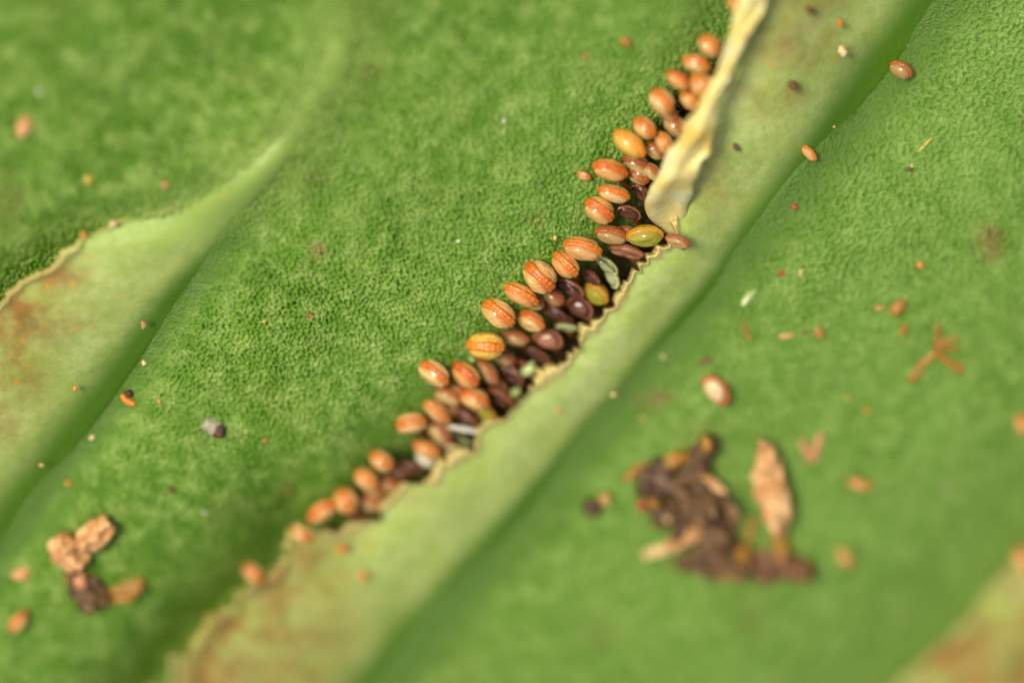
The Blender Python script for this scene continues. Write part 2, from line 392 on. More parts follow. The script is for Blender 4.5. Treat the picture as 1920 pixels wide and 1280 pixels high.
flap(RIM, OUT, 860, 70, z_main, 9, 3,
     [(1480,70,90,70,.6),(1420,180,70,50,.35),(1490,180,30,24,.7),(1500,10,100,50,.55),(560,1075,100,80,.95),(470,1190,190,140,1.),(420,1290,200,120,1.),(620,1010,80,40,.5),(760,930,60,20,.35),(1330,330,60,90,.35)], 15,
     label='pale yellow green flap with a ragged dry rim over the middle capsule row', fade=lambda X, Y: sst(1120, 950, Y)*.9+.1)
def z_left(t, x, y):
    K = sst(300, 520, y); K2 = sst(260, 480, y)
    zr = 45 - 24*K; g = 40-38*K2-3
    q = np.clip(t, 0, 1)**1.5; q = q*q*(3-2*q)
    lo = zr + 16*K*np.sin(np.pi*np.clip(t/.6, 0, 1)*.5)*(1-q) + (g-zr)*q - 8*sst(.96, 1, t)
    S = sst(470, 370, y); amp = 10 + 8*sst(130, 400, y)
    return (1-S)*lo + S*(blade_h(x, y) - lift_h(x, y) + amp*np.sin(np.pi*t)**1.2 - 12)     # higher up it sinks into the blade as a soft ridge
LR2 = LRIM[2:]; LO2 = [(x+14, y+12) for x, y in LGRV if y > -120]
flap(LR2, LO2, 400, 50, z_left, 5, 5, [(30,590,120,70,.95),(110,520,56,40,.85),(20,690,70,90,.8),(0,770,50,70,.6)], 9,
     label='flap browning along its free edge at the left of the leaf', fade=lambda X, Y: sst(330, 420, Y)*.55, merge=lambda X, Y: sst(520, 380, Y))
def z_bot(t, x, y): return 5 + 30*np.sin(np.pi*.5*np.clip(t/.5, 0, 1)) - 20*sst(.5, 1, t)
BO2 = [(x+330, y+300) for x, y in BRIM]
flap(BRIM, BO2, 260, 40, z_bot, 5, 8, [(1850,1250,260,170,1.),(1960,1100,120,120,1.)], 8, label='brown blurred flap in the lower right corner', fade=lambda X, Y: .15+0*X)

# cream dried fold lying along the upper half of the middle flap
def dried_fold():
    Lp = [(1440,-180),(1402,-60),(1382,10),(1362,80),(1340,140),(1300,212),(1262,275),(1226,338),(1206,376),(1214,408),(1246,436),(1262,446)]
    Rp = [(1498,-180),(1455,-60),(1432,10),(1402,70),(1374,130),(1348,200),(1330,270),(1308,332),(1294,375),(1288,410),(1280,436),(1270,447)]
    n, m = 110, 16
    A, B = smooth1(resample(Lp, n), 2), smooth1(resample(Rp, n), 2)
    t = np.linspace(0, 1, m)
    rng = np.random.default_rng(4)
    jt = lambda a: np.convolve(rng.standard_normal(n+20), np.hanning(7)/1.8, 'same')[10:10+n, None]*a*np.array([[.8, .5]])
    A = A + jt(2.2); B = B + jt(3.4)
    X = A[:,None,0]+(B-A)[:,None,0]*t; Y = A[:,None,1]+(B-A)[:,None,1]*t
    s = np.linspace(0, 1, n)[:,None]
    Z = 34 + 10*np.sin(np.pi*np.clip(t,0,1))[None,:]**.6*(.35+.65*sst(0,.6,s)) + 34*np.exp(-((s-.62)/.22)**2) - 100*sst(.78, 1, s) + 52 + lift_h(X, Y) + 5*np.sin(t*9+s*14)+4*np.sin(s*45+t*4) + 6*t
    return slab_mesh('dried_fold', un(X.ravel(), Y.ravel(), Z.ravel()), X.shape, (5*np.ones(X.shape)).ravel(), VN)
o = link('dried_fold', dried_fold(), M['fold'], leaf); o['label'] = 'cream dried fold curled up along the upper flap'

# ------------------------------------------------------------------ spore capsules
def wall_mesh(name, seed, plump=1.0, dents=0):
    """unit capsule: long axis x = 1, ring axis y = .92, thickness z = .78"""
    rng = np.random.default_rng(seed); nu, nv = 34, 20
    bm = bmesh.new(); bmesh.ops.create_uvsphere(bm, u_segments=nu, v_segments=nv, radius=1)
    off = Vector(rng.uniform(-50, 50, 3).tolist())
    hol, hx, hy = rng.uniform(.05, .22), rng.uniform(-.25, .25), rng.uniform(-.25, .25)
    dn = [(Vector(rng.normal(0, 1, 3).tolist()).normalized(), rng.uniform(.2, .5)) for _ in range(dents)]
    for v in bm.verts:
        p = v.co.copy(); r = 1 + .07*mn.noise(p*1.4+off) + .04*mn.noise(p*3+off) - .03*abs(mn.noise(p*4.5+off))
        for d, a in dn: r -= a*math.exp(-((p-d).length/.5)**2)
        z = math.copysign(abs(p.z)**.9, p.z)
        z *= 1 - hol*math.exp(-((p.x-hx)**2+(p.y-hy)**2)/.18)*(1 if z > 0 else .6)
        v.co = Vector((p.x*r, p.y*.92*r, z*.90*plump*r))
        pin = abs(p.z); v.co *= 1 - .05*math.exp(-((pin-.30)/.09)**2)       # shallow seam beside the ring
    for f in bm.faces: f.smooth = True
    me = bpy.data.meshes.new(name); bm.to_mesh(me); bm.free(); return me
def ring_mesh(name, seed, width=.34, span=5.1, cells=17, inner=.90):
    """jointed thick band round the x-y outline"""
    rng = np.random.default_rng(seed); per = 6; n = cells*per+1; m = 13
    a0 = -1.57+(6.283-span)/2+rng.uniform(-.35, .35); V = []
    js = rng.uniform(.6, 1.4, cells+1); wob = 1+.12*np.sin(np.linspace(0, rng.uniform(5, 11), n)+rng.uniform(0, 6))
    for i in range(n):
        f = i/(n-1); a = a0+span*f; ph = (i % per)/per
        cel = abs(math.sin(math.pi*ph))**.45
        end = min(1, min(f, 1-f)*9)**.6
        for j in range(m):
            c = -1+2*j/(m-1)
            w = width*wob[i]*(.72+.28*end)*(1+.06*math.sin(5*a+seed))*c
            prof = (1-abs(c)**4)*(1-.30*math.exp(-(c/.22)**2))
            rad = (.955 if inner > .85 else .87) + (1 if inner > .85 else 1.3)*prof*(.085+.035*cel*js[i//per])*end
            if j in (0, m-1): rad = inner
            V.append((rad*math.cos(a), rad*.92*math.sin(a), w*(1-.06*(1-cel))))
    return grid_mesh(name, np.array(V), (n, m))
NV = 5
WALL = [wall_mesh('capsule', 10+i, 1+.06*(i-2), 0) for i in range(NV)]
WALLD = [wall_mesh('capsule', 30+i, .85, 4+i) for i in range(NV)]
RING = [ring_mesh('annulus', 50+i, (.24, .27, .30, .33, .26)[i], 4.7+.2*i, 15+i) for i in range(NV)]
MESHES = {}
RINGF = [ring_mesh('annulus', 70+i, .58, 4.5, 17, .80) for i in range(2)]       # seen from its side: a deep ring round a sunken face
WALLF = [wall_mesh('capsule', 90+i, .95, 1) for i in range(2)]
for me_ in WALLF:
    for v in me_.vertices: v.co *= .80
def meshes(kind, i, face=False):
    if (kind, i, face) not in MESHES:
        wm, rm = CAP[kind]
        a = (WALLF[i % 2] if face else (WALLD if kind in 'dmp' else WALL)[i]).copy(); a.materials.clear(); a.materials.append(wm)
        b = (RINGF[i % 2] if face else RING[i]).copy(); b.materials.clear(); b.materials.append(rm)
        MESHES[kind, i, face] = (a, b)
    return MESHES[kind, i, face]
def tube_mesh(name, pts, rad, sides=8, flat=1.0):
    """tapered tube through world points, closed ends"""
    P = [Vector(p) for p in pts]; bm = bmesh.new(); rings = []
    for i, p in enumerate(P):
        t = (P[min(i+1, len(P)-1)]-P[max(i-1, 0)]).normalized()
        x = t.cross(VIEW).normalized(); y = x.cross(t)
        r = (rad(i/(len(P)-1)) if callable(rad) else rad)*U
        rings.append([bm.verts.new(p + x*r*math.cos(k*6.2832/sides) + y*r*flat*math.sin(k*6.2832/sides)) for k in range(sides)])
    for a, b in zip(rings[:-1], rings[1:]):
        for k in range(sides): bm.faces.new((a[k], a[(k+1) % sides], b[(k+1) % sides], b[k]))
    bm.faces.new(rings[0]); bm.faces.new(rings[-1][::-1])
    bmesh.ops.recalc_face_normals(bm, faces=bm.faces)
    for f in bm.faces: f.smooth = True
    me = bpy.data.meshes.new(name); bm.to_mesh(me); bm.free(); return me

def capsule(x, y, ln, wd, ang, roll, kind, z, label, group='spore capsules crowded along the middle flap', stalk=True, tilt=None):
    i = random.randrange(NV)
    v_ = random.uniform(.93, 1.08); ln *= .98*v_; wd *= 1.10*v_*random.uniform(.96, 1.05)
    if kind in 'oty' and roll < 60: roll *= .62
    if kind == 'd': z += 18
    floor = bh(x, y); z += lh(x, y) + (0 if group.startswith('loose') else 30)
    z = max(z, floor + wd*.40)
    c = unv(x, y, z)
    a = math.radians(ang); ex = (R*math.cos(a) - UP*math.sin(a)); ep = (R*math.sin(a) + UP*math.cos(a))   # ep: towards the top of the picture for a flat capsule
    tl = math.radians(random.uniform(-14, 14) if tilt is None else tilt)
    ex2 = (ex*math.cos(tl) + VIEW*math.sin(tl)); v2 = (VIEW*math.cos(tl) - ex*math.sin(tl))
    r = math.radians(roll)
    ey = v2*math.cos(r) + ep*math.sin(r); ez = ex2.cross(ey)
    # ring seen on its side shows its full height (.92), otherwise the thickness (.78) and the ring together
    s = ln/2*U; face = .92*abs(math.sin(r)) + .90*abs(math.cos(r))
    k = (wd/2*U)/face
    m = Matrix.Identity(4)
    kx, ky, kz = s, k*.97, (k*.5 if roll >= 60 else k)
    for q in range(3):
        m[q][0] = ex2[q]*kx; m[q][1] = ey[q]*ky; m[q][2] = ez[q]*kz
    root = bpy.data.objects.new('spore_capsule', None); col.objects.link(root)
    root.empty_display_size = .02; root.location = c
    tag(root, label, 'spore capsule', group)
    wme, rme = meshes(kind, i, roll >= 60)
    mr_ = m.copy()
    for nm, mesh in (('capsule', wme), ('annulus', rme)):
        o = link(nm, mesh, None, root); o.matrix_local = mr_
    if stalk:
        dx, dy = .62*ln+random.uniform(-6, 6), .55*ln+random.uniform(-6, 6)
        e = unv(x+dx, y+dy, min(z-18, bh(x+dx, y+dy)-4))
        b = c + (e-c)*.22; k2 = [b + (e-b)*t + Vector((0,0,.006*math.sin(3.14*t))) for t in (0, .25, .5, .75, 1)]
        st_ = link('stalk', tube_mesh('stalk', [p-c for p in k2], lambda t: 5.5-1.2*t, 7), M['stalk'], root)
    return root

ZO, ZM, ZD = 6, -28, -58
CAPS = [
 # x, y, length, width, angle, roll, kind, height, label
 (1388,8,46,42,30,35,'o',30,'blurred orange capsule at the very top edge beside the cream fold'),
 (1331,86,48,42,40,30,'o',20,'blurred orange capsule second from the top of the row beside the cream fold'),
 (1305,120,52,42,20,25,'o',16,'orange capsule third from the top, golden band facing up'),
 (1316,160,48,40,50,10,'t',6,'orange capsule tucked half under the cream fold below the top three'),
 (1272,150,50,40,35,45,'o',10,'orange capsule with a pale cap, fourth down the outer edge from the top'),
 (1294,188,46,38,40,20,'t',-4,'soft orange capsule against the left side of the cream fold'),
 (1241,190,56,48,48,25,'o',12,'round orange capsule with a pale lower face, standing out from the upper row'),
 (1266,236,46,36,45,15,'b',-14,'brownish capsule half hidden by the cream fold above its wide part'),
 (1209,240,48,44,40,20,'o',6,'small orange capsule directly above the large golden one'),
 (1245,268,48,42,60,25,'t',0,'pale orange capsule between the large golden one and the cream fold'),
 (1180,270,64,52,38,35,'y',14,'largest golden capsule of the upper row'),
 (1192,306,50,36,20,10,'b',-26,'dull red brown capsule in the gap under the large golden one'),
 (1144,319,66,46,16,30,'o',12,'broad orange capsule pointing left, beside the tiny tan pellet'),
 (1197,328,48,40,30,-20,'b',-20,'reddish brown capsule touching the wide end of the cream fold'),
 (1151,363,60,38,16,28,'o',6,'flat orange capsule with a cream lower half below the broad one'),
 (1124,394,60,46,34,15,'o',12,'plump orange capsule at the outer edge left of the dark glassy one'),
 (1178,400,48,38,15,60,'d',-34,'dark glassy capsule with white glints beside the end of the cream fold'),
 (1204,362,44,36,40,40,'d',-40,'dark brown capsule in shade against the cream fold'),
 (1146,440,58,42,12,30,'b',-8,'rusty brown capsule above the pale lower one and left of the yellow green one'),
 (1209,442,66,48,-4,40,'g',2,'yellow green capsule edged in orange just under the cream fold'),
 (1174,472,66,38,12,20,'m',-14,'mauve brown capsule lying below the yellow green orange edged one'),
 (1092,466,72,54,14,40,'t',22,'largest tan capsule, smooth and round, in the middle of the row'),
 (1060,496,60,46,44,10,'o',14,'orange banded capsule tucked under the largest tan one'),
 (1138,498,52,36,40,50,'p',-16,'shrivelled pale green see-through capsule beside the largest tan one'),
 (1146,520,46,30,60,60,'p',-22,'second shrivelled pale green capsule, resting against the flap rim'),
 (1012,519,62,46,44,0,'o',14,'orange and cream capsule with its cream cap to the upper right, in sharp focus'),
 (1068,540,58,40,28,50,'d',-44,'dark wet capsule left of the yellow olive one'),
 (1119,550,52,46,40,35,'g',-24,'olive yellow capsule pressed against the ragged rim'),
 (977,553,68,46,28,22,'o',14,'sharp orange capsule whose band runs along the top above a cream face'),
 (1037,585,54,34,30,40,'d',-46,'narrow dark capsule with a beaded pale outline'),
 (1087,578,54,44,30,75,'d',-40,'dark red brown capsule with a pale curved edge next to the rim'),
 (935,587,68,48,38,12,'o',14,'sharp orange capsule with three long ridges at the outer edge'),
 (995,601,54,40,26,48,'o',0,'orange capsule with a beaded ring around a small cream face'),
 (1062,614,44,26,5,30,'p',-30,'pale green glassy capsule half under the ragged rim'),
 (1052,596,46,34,20,30,'d',-62,'black brown capsule deep in the gap beside the rim'),
 (965,634,52,36,8,30,'b',-18,'rusty capsule with a cream lower half, right of the amber one'),
 (1027,637,64,46,16,80,'m',-16,'brown capsule lying on its side and showing its whole pale ring'),
 (1010,667,52,32,36,40,'d',-46,'dark beaded capsule just under the brown one lying on its side'),
 (911,648,70,54,4,-8,'y',18,'amber capsule with a glowing band straight across its middle'),
 (814,699,70,50,36,24,'o',16,'big orange capsule furthest left in the sharp part of the row'),
 (873,702,62,46,42,14,'o',10,'orange capsule with a cream oval face, right of the big leftmost one'),
 (915,697,56,34,52,20,'b',-16,'slim rusty capsule hanging below the amber one'),
 (959,700,54,40,46,40,'d',-42,'dark knobbly capsule left of a pale green scrap'),
 (939,743,54,38,34,22,'d',-40,'dark ridged capsule close to the rim below the knobbly one'),
 (839,741,54,38,22,32,'b',-14,'rusty capsule with a large cream lower face under the big leftmost one'),
 (891,748,56,42,26,24,'o',-2,'orange capsule with a white glint and cream underside beside the dark ridged one'),
 (819,771,60,40,40,18,'t',-8,'tan orange capsule leaning right above the dark grey one'),
 (869,781,58,38,30,38,'d',-38,'dark grey brown capsule with one white glint'),
 (910,776,48,40,40,60,'g',-24,'yellow green capsule showing through a gap by the rim'),
 (771,793,56,38,-10,18,'t',2,'lone orange capsule tilted the other way at the outer edge'),
 (824,808,58,42,50,20,'b',-18,'brown orange capsule with a pale lower left side beside the white sliver'),
 (866,826,46,30,40,40,'p',-50,'greenish glassy capsule under the white sliver'),
 (800,842,52,38,26,30,'t',-14,'tan orange capsule above the white oval husk'),
 (842,846,46,30,20,40,'d',-48,'dark capsule in shade between the tan capsule and the rim'),
 (772,877,50,38,16,40,'d',-34,'dark brown capsule left of the white oval husk'),
 (716,864,54,46,34,20,'t',2,'round tan orange capsule alone at the outer edge of the lower row'),
 (687,898,52,44,36,24,'t',0,'blurred orange capsule below the round tan one'),
 (728,906,46,36,20,20,'b',-26,'red brown capsule between the blurred orange ones and the rim'),
 (649,938,52,46,60,10,'t',2,'blurred brownish orange capsule third from the bottom of the row'),
 (694,942,48,38,20,20,'b',-22,'blurred rust capsule near the rim, right of the third from the bottom'),
 (668,968,46,30,0,30,'d',-40,'dark capsule lying in the bottom corner of the hollow'),
 (604,958,62,50,-35,35,'o',10,'blurred bright orange capsule with a cream end, lowest of the crowded row'),
 (566,1000,50,40,30,20,'t',-6,'blurred orange capsule peeping out below the lowest of the row'),
 (476,1075,52,44,40,20,'t',0,'blurred orange capsule poking out alone from the browned lower rim'),
 (1036,556,46,36,30,20,'b',-30,'red brown capsule in shade right of the orange one banded along its top'),
 (1108,520,44,34,40,30,'d',-46,'dark capsule in the gap left of the second shrivelled pale capsule'),
 (1000,566,42,34,20,30,'b',-34,'red brown capsule behind the beaded ring capsule'),
 (984,690,44,32,40,30,'d',-52,'dark capsule at the rim between the pale green scrap and the dark beaded one'),
 (944,668,46,36,30,20,'b',-40,'rust brown capsule in shade below and right of the amber one'),
 (935,718,40,30,40,20,'d',-50,'dark capsule between the slim rusty one and the dark ridged one'),
 (857,728,42,32,30,20,'b',-32,'rust capsule wedged between the two bright leftmost pairs'),
 (850,764,42,34,30,20,'b',-36,'rust capsule behind the tan orange one leaning right'),
 (1175,436,44,34,20,30,'b',-30,'brown capsule between the rusty one and the yellow green orange edged one'),
 (1222,322,44,36,40,20,'b',-20,'red brown capsule against the edge of the cream fold in the upper row'),
 (1228,282,44,36,40,20,'b',-18,'red brown capsule behind the largest golden one'),
 (1254,214,44,36,40,20,'b',-12,'rust capsule behind the round orange one of the upper row'),
 (746,884,42,32,20,20,'d',-40,'dark capsule in shade between the round tan one and the rim'),
 (704,920,40,32,20,20,'b',-30,'rust capsule squeezed between the blurred lower ones'),
 (1271,452,46,30,20,40,'b',44,'orange capsule peeping out of the flap at the tip of the cream fold'),
]
for c in CAPS: capsule(*c)
g2 = 'loose capsules scattered on the leaf'
capsule(1341,732,66,50,50,76,'c',0,'single orange rimmed capsule lying on the right half of the leaf',g2,False,0)
capsule(1689,131,44,40,30,35,'b',0,'round dull brown capsule resting in the rib groove at the upper right',g2,False)
capsule(1517,287,40,28,48,50,'t',0,'small bright orange capsule in the rib groove below the round dull brown one',g2,False)
capsule(36,1165,50,40,-50,30,'o',0,'blurred orange capsule in the lower left corner',g2,False)
capsule(1612,908,46,26,18,40,'o',0,'blurred flat orange capsule right of the dried scale',g2,False)
capsule(1582,1045,40,36,60,60,'t',0,'blurred round orange capsule below and right of the dried scale',g2,False)
capsule(1094,331,30,26,20,60,'t',0,'tiny tan pellet of a capsule left of the broad orange one',g2,False)
capsule(1918,796,44,34,60,30,'t',0,'orange capsule cut by the right edge of the picture',g2,False)
capsule(1918,1050,56,44,60,40,'t',60,'blurred tan capsule on the lower right flap',g2,False)

# ------------------------------------------------------------------ litter
def flake(name, label, cat, x, y, L, W, ang, mat, lift=6, arch=.2, crumple=3, taper=.5, tilt=0, thick=5, group=None, seed=None, n=22, m=11, ragged=.12):
    """thin crumpled sheet of real thickness; taper 0 = oblong, 1 = pointed both ends"""
    rng = random.Random(seed if seed is not None else x*7+y)
    a = math.radians(ang); ex = R*math.cos(a)-UP*math.sin(a); ey = R*math.sin(a)+UP*math.cos(a)
    tl = math.radians(tilt); ex2 = ex*math.cos(tl)+VIEW*math.sin(tl); nz = VIEW*math.cos(tl)-ex*math.sin(tl)
    off = Vector((rng.uniform(-99,99), rng.uniform(-99,99), 0))
    c = unv(x, y, bh(x, y)+lift); V = []
    for i in range(n):
        u = -1+2*i/(n-1); wid = (1-taper) + taper*math.sqrt(max(0, 1-u*u)); wid *= (min(1, (1-abs(u))*7)*.25+.75)
        for j in range(m):
            v = -1+2*j/(m-1)
            e1 = 1+ragged*2*mn.noise(Vector((u*2.6, v*.7, 3))+off); e2 = 1+ragged*2*mn.noise(Vector((u*.8, v*2.6, 7))+off)
            p = Vector((u*L/2*e2, v*W/2*wid*e1, 0))
            h = crumple*(2.2*mn.noise(Vector((p.x/26, p.y/18, 0))+off)+1.0*mn.noise(Vector((p.x/10, p.y/9, 5))+off)) + arch*W*(1-v*v)*.5
            V.append((ex2*p.x+ey*p.y+nz*h)*U)
    me = slab_mesh(name, np.array([list(v) for v in V]), (n, m), (thick*np.ones(n*m)), np.array(nz))
    o = link(name, me, M[mat]); o.location = c
    return tag(o, label, cat, group)
def lump(name, label, cat, x, y, sx, sy, sz, ang, mat, lift=0, rough=.3, group=None, sub=3, seed=None):
    rng = random.Random(seed if seed is not None else x*3+y*5)
    bm = bmesh.new(); bmesh.ops.create_icosphere(bm, subdivisions=sub, radius=1)
    off = Vector((rng.uniform(-99,99), rng.uniform(-99,99), rng.uniform(-99,99)))
    a = math.radians(ang); ex = R*math.cos(a)-UP*math.sin(a); ey = R*math.sin(a)+UP*math.cos(a)
    for v in bm.verts:
        p = v.co; r = 1+rough*(1.5*mn.noise(p*1.4+off)+.8*mn.noise(p*3.2+off)-.5*abs(mn.noise(p*5+off)))
        q = p*r; v.co = (ex*q.x*sx/2+ey*q.y*sy/2+VIEW*q.z*sz/2)*U
    for f in bm.faces: f.smooth = True
    me = bpy.data.meshes.new(name); bm.to_mesh(me); bm.free()
    o = link(name, me, M[mat]); o.location = unv(x, y, bh(x, y)+sz*.3+lift)
    return tag(o, label, cat, group)
def strand(name, label, cat, pts, rad, mat, lift=3, group=None, flat=.6, taper=.5):
    P = [(x, y) for x, y in pts]; S = smooth1(resample(P, max(8, len(P)*4)), 2)
    W = [unv(x, y, bh(x, y)+lift) for x, y in S]; c = W[len(W)//2].copy()
    me = tube_mesh(name, [p-c for p in W], lambda t: rad*(1-taper*abs(2*t-1)**2), 8, flat)
    o = link(name, me, M[mat]); o.location = c
    return tag(o, label, cat, group)

gh = 'pieces of the brown litter heap'
lump('dark_pod','dark brown round pod at the upper left of the litter heap','litter',1238,893,94,90,44,20,'darkbrown',0,.4,gh,4)
lump('brown_crumb','large crumpled brown lump in the middle of the litter heap','litter',1314,972,150,104,34,42,'brown',0,.5,gh,4)
lump('brown_crumb','dark brown lump at the bottom of the litter heap','litter',1340,1044,122,76,26,20,'brown',0,.5,gh,4)
lump('olive_crumb','olive brown lump under the dark pod of the litter heap','litter',1248,958,76,60,30,10,'brown',0,.35,gh)
flake('bent_flake','tan bent flake standing up at the top of the litter heap','litter',1304,868,120,46,-58,'brown',30,.4,5,.4,10,6,gh)
lump('orange_crumb','orange tip of the bent flake at the top of the litter heap','litter',1326,832,22,34,18,-10,'scale',52,.25,gh)
flake('yellow_flake','yellowish sliver sticking out left from the litter heap','litter',1190,884,52,18,-40,'scale',8,.3,2,.6,0,4,gh)
lump('red_crumb','small red speck at the left side of the litter heap','litter',1204,947,22,24,16,0,'red',8,.2,gh,2)
flake('thin_flake','thin pale brown flake lying across the litter heap','litter',1300,925,120,60,60,'brown',44,.3,6,.3,8,5,gh)
flake('orange_sliver','orange sliver standing between the litter heap and the dried scale','litter',1409,992,56,14,-76,'scale',10,.3,1,.6,10,5,gh)
lump('orange_crumb','orange crumb at the right end of the litter heap','litter',1392,1036,34,38,24,20,'scale',14,.25,gh)
lump('white_crumb','tiny pale crumb on the olive lump of the litter heap','litter',1251,972,12,12,10,0,'cream',26,.2,gh,2)
flake('brown_wedge','dark brown wedge under the foot of the dried scale','litter',1462,1052,140,56,22,'rust',8,.4,6,.5,0,8,gh)
flake('brown_wedge','short brown flake pointing down below the dried scale','litter',1432,1062,70,48,80,'rust',6,.4,5,.5,0,8,gh)
flake('brown_wedge','narrow brown flake leaning on the right of the litter heap','litter',1358,938,90,22,50,'brown',34,.3,4,.5,0,5,gh)
flake('dried_scale','tan crinkled upright dried scale right of the litter heap','dried scale',1446,912,188,66,80,'tan',44,.4,8,.7,-20,6,None,5,40,18,.2)
flake('dried_sliver','slim orange brown stem below the tan dried scale','dried scale',1462,1004,100,28,84,'scale',14,.5,3,.35,-14,6)
flake('straw_bit','short cream straw lying left below the litter heap','straw',1242,1030,78,22,-18,'cream',8,.7,1,.15,0,8)
strand('v_hair','pale tan V shaped hair right of the dried scale','hair',[(1502,826),(1522,868),(1538,812)],8,'pink',3,None,.5,.3)
lump('dark_crumb','dark reddish crumb left of the litter heap','litter',1110,950,38,34,26,20,'darkbrown',0,.3)
lump('tan_crumb','tan crumb stuck to the dark reddish crumb','litter',1134,935,24,22,18,20,'tan',12,.25)
for q, (x, y, L, W_, an, mt, lf_, what) in enumerate([
   (1262,912,70,26,30,'brown',40,'brown curl lying across the dark pod'),(1288,1004,90,34,-30,'tan',30,'tan shred low in the middle of the litter heap'),
   (1352,1000,70,40,70,'darkbrown',34,'dark shred on the right flank of the litter heap'),(1300,1062,80,30,10,'brown',26,'brown shred along the bottom of the litter heap'),
   (1378,1068,60,26,-30,'scale',22,'orange brown shred at the bottom right of the litter heap'),(1222,930,50,20,70,'scale',26,'thin ochre shred beside the red speck'),
   (1335,905,70,18,35,'tan',36,'pale shred in the upper right of the litter heap'),(1272,1000,40,22,-60,'darkbrown',34,'dark shred between the olive lump and the tan shred'),
   (1270,860,50,26,-20,'scale',26,'ochre shred above the dark pod'),(1500,1066,60,22,30,'brown',24,'brown shred on top of the dark wedge')]):
    flake('litter_shred', what, 'litter', x, y, L, W_, an, mt, lf_, .35, 5, .5, random.uniform(-15, 15), 4, gh, 100+q, 16, 9, .22)
# brown star scale
def star():
    arms = [[(1756,660),(1758,632),(1758,604)],[(1756,645),(1774,640),(1797,634)],[(1756,655),(1778,652),(1799,655)],[(1758,660),(1740,672),(1722,690),(1708,716)],[(1758,662),(1774,676),(1790,686),(1808,695)]]
    bm = bmesh.new(); c = unv(1756, 660, bh(1756, 660)+5)
    for k, a in enumerate(arms):
        S = smooth1(resample(a, 9), 1); W = [unv(x, y, bh(x, y)+5)-c for x, y in S]
        t = tube_mesh('arm', W, lambda t, k=k: ((5.5+3*t) if k in (3,4) else 7-4*t), 8, .28); bm.from_mesh(t); bpy.data.meshes.remove(t)
    me = bpy.data.meshes.new('star_scale'); bm.to_mesh(me); bm.free()
    o = link('star_scale', me, M['scale']); o.location = c; tag(o, 'brown star shaped scale with five arms on the right of the leaf', 'scale')
star()
gs = 'small scales and hairs on the right half of the leaf'
lump('scale_scrap','orange brown scrap above and left of the star scale','scale',1684,576,30,34,10,20,'scale',0,.3,gs)
strand('hair','faint orange hair between the scrap and the star scale','hair',[(1698,606),(1690,632)],7,'scale',2,gs)
strand('hair','thin curved orange hair nearest the rib groove','hair',[(1392,602),(1398,622),(1410,640)],4.5,'scale',2,gs)
strand('hair','pale straight hair lying level in the sharp area','hair',[(1460,632),(1490,627)],4.5,'tan',2,gs)
lump('scale_scrap','orange scrap at the right end of the level hair','scale',1536,622,20,26,8,-20,'scale',0,.3,gs)
strand('hair','tiny reddish hair left of the orange scrap','hair',[(1503,624),(1516,622)],4,'rust',2,gs)
strand('hair','short yellow hair high in the right half','hair',[(1748,258),(1722,284)],3,'yellow',3,gs)
strand('curled_hair','small brown curl above the orange rimmed capsule','hair',[(1312,686),(1318,676),(1330,674),(1336,680)],5,'rust',3,gs)
flake('clear_flake','clear whitish oval skin flake beside the rib groove','skin flake',1405,556,44,16,-48,'clear',3,.4,1,.6,0,4)
lump('tan_crumb','pale tan crumb on the leaf just left of the star scale scrap','litter',1648,577,16,10,8,0,'pink',0,.2)
# left side litter
gl_ = 'pieces of the tan litter at the lower left'
flake('tan_husk','pale tan husk at the top of the lower left litter','litter',178,1002,78,54,-40,'tan',26,.7,8,.5,0,8,gl_,3)
flake('tan_husk','crinkled tan husk in the middle of the lower left litter','litter',128,1036,78,60,50,'tan',22,.7,9,.4,0,8,gl_,4)
lump('cream_crumb','small cream crumb between the two tan husks','litter',140,1048,32,20,20,-20,'cream',18,.2,gl_)
flake('brown_flake','brown flake under the tan husks at lower left','litter',158,1100,100,62,60,'brown',10,.5,9,.4,0,6,gl_)
flake('thin_flake','thin orange tan flake at the right of the lower left litter','litter',232,1106,84,44,-25,'scale',5,.3,4,.6,0,5,gl_)
lump('cream_crumb','small tan crumb left of the tan husks','litter',40,1076,40,24,16,-10,'tan',0,.25,gl_)
lump('white_crumb','pinkish crumb on the brown flake at lower left','litter',152,1088,26,34,18,0,'pink',14,.25,gl_)
lump('pale_chip','grey white chip on the left blade','chip',400,800,40,36,16,30,'grey',0,.25)
lump('dark_crumb','dark crumb attached to the grey white chip','litter',411,809,22,28,18,10,'darkbrown',4,.25)
strand('curled_hair','orange curled scrap in the left rib groove','hair',[(228,740),(238,752),(254,758)],7,'orange',3)
lump('dark_crumb','dark crumb beside the orange curled scrap','litter',241,738,18,14,12,0,'darkbrown',3,.25)
lump('pink_oval','blurred tan oval crumb at the far left','crumb',45,236,26,42,12,20,'tan',0,.3)
flake('white_sliver','white sliver lying across the capsules at the rim','sliver',868,804,56,10,10,'white',96,.5,1.6,.6,0,5)
flake('white_sliver','pale thin sliver under the brown orange capsule','sliver',836,832,50,8,22,'cream',88,.4,.6,.6,0,4)
lump('white_husk','white oval husk among the lower capsules','husk',796,862,40,22,20,32,'white',76,.08)
lump('green_scrap','pale green glassy scrap on the rim left of a dark capsule','skin flake',992,692,30,22,16,-40,'clear',84,.3)
lump('green_scrap','pale green scrap at the rim below the dark ridged capsule','skin flake',966,736,22,16,14,-40,'clear',84,.3)
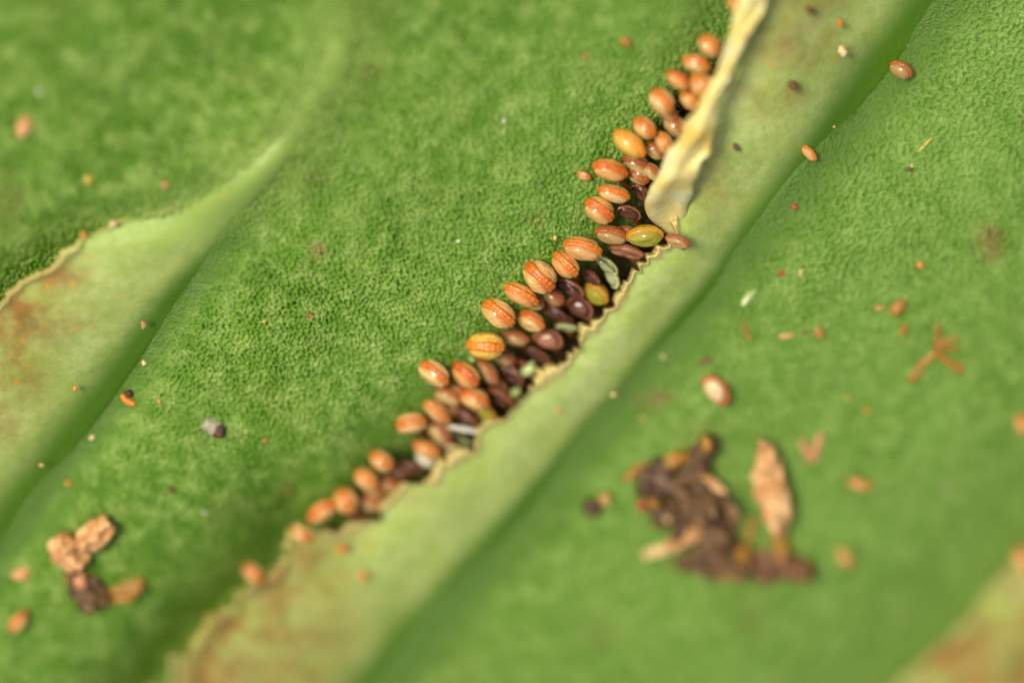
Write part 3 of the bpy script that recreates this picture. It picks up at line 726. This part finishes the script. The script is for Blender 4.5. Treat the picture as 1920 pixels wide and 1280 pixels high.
# specks
g3 = 'tiny specks scattered over the leaf'
SPK = [(496,602,9,'yellow','yellow speck on the sharp blade left of a red one'),(583,592,10,'red','dark red speck on the sharp middle blade'),(268,679,8,'orange','orange speck in the upper left rib groove'),
 (269,608,12,'pink','pinkish crumb on the left flap near the rib'),(140,728,10,'orange','orange speck on the left flap'),(128,905,12,'orange','orange speck at the foot of the left rib'),(78,872,9,'pink','faint pink speck on the lower left flap'),
 (298,752,10,'pink','tan speck right of the orange curled scrap'),(270,680,11,'cream','cream bead in the left rib groove'),(172,820,10,'cream','cream speck in the left rib groove lower down'),(322,918,14,'rust','blurred brown speck on the lower left blade'),
 (540,918,12,'scale','faint tan speck near the dark hollow'),(497,826,9,'orange','small orange speck on the lower middle blade'),(384,959,9,'white','white bead standing in for a glint on the lower left blade'),(945,226,8,'white','bright white bead on the upper middle blade'),  # lower left white bead is a painted glint
 (1048,770,9,'orange','orange red grain on the pale flap'),(1150,740,9,'cream','cream grain on the pale flap'),(1205,783,11,'pink','pink tan speck beside the flap'),(1490,388,13,'red','red brown speck at the upper rib groove'),
 (1465,513,13,'red','rust speck in the sharp area of the right blade'),(1501,511,12,'cream','cream speck right of the rust one'),(1562,237,9,'yellow','yellow bead in the upper rib groove'),(1706,318,11,'brown','brown speck high on the right blade'),
 (1709,310,8,'cream','cream speck on the brown one high on the right blade'),(1725,497,14,'orange','faint orange speck on the right blade'),(1625,770,14,'orange','flat orange speck on the lower right blade'),(1588,746,10,'yellow','yellow speck near the flat orange one'),
 (1827,673,10,'yellow','yellow speck right of the star scale'),(1773,918,14,'grey','pale grey crumb on the lower right blade'),(1175,78,20,'scale','blurred tan speck near the top of the middle blade'),(1097,105,14,'scale','faint brown speck near the top middle'),
 (310,347,16,'pink','blurred reddish speck on the upper left blade'),(165,338,18,'yellow','blurred yellow speck on the upper left blade'),(212,420,15,'cream','cream crumb on the rim of the left flap'),(158,440,14,'orange','orange crumb on the rim of the left flap'),
 (72,170,10,'white','pale bead at the far upper left'),(1040,446,12,'yellow','yellow grain in the shade left of the largest tan capsule'),(860,452,7,'white','white bead on the middle blade'),(1380,277,13,'brown','brown speck on the upper flap'),
 (1488,160,18,'rust','rust speck on the upper flap'),(640,1030,20,'orange','yellow orange grain on the lower flap'),(680,1080,20,'orange','second yellow orange grain on the lower flap'),(885,672,14,'clear','clear bead under the amber capsule'),
 (1272,580,9,'white','white bead at the rib groove'),(1243,668,8,'cream','cream bead in the middle rib groove'),(1575,45,14,'orange','blurred orange speck at the top of the flap'),(1520,20,16,'rust','blurred rust speck at the very top of the flap'),(1580,95,20,'cream','blurred cream grain high on the upper flap')]
flapz = {'flap'}
for (x, y, s, m_, lab) in SPK:
    lift = 0
    if 'flap' in lab and 'rim of' not in lab and 'beside' not in lab: lift = 62 if x > 600 else 40
    if 'rim of' in lab: lift = 30
    if lift and 'flap' in lab:
        h0 = (46 if x > 600 else 30) + lh(x, y)
        z = h0+s*.3 - bh(x, y); lump('speck', lab, 'speck', x, y, s*1.0, s*.75, s*.4, random.uniform(0, 180), m_, z-s*.2, .5, g3, 3)
    else:
        lump('speck', lab, 'speck', x, y, s*1.0, s*.75, s*.4, random.uniform(0, 180), m_, 0, .5, g3, 3)

# focus on the capsules in the middle of the row
fp = unv(905, 540, 46)
cd.dof.focus_distance = (fp-CAM).dot(F)
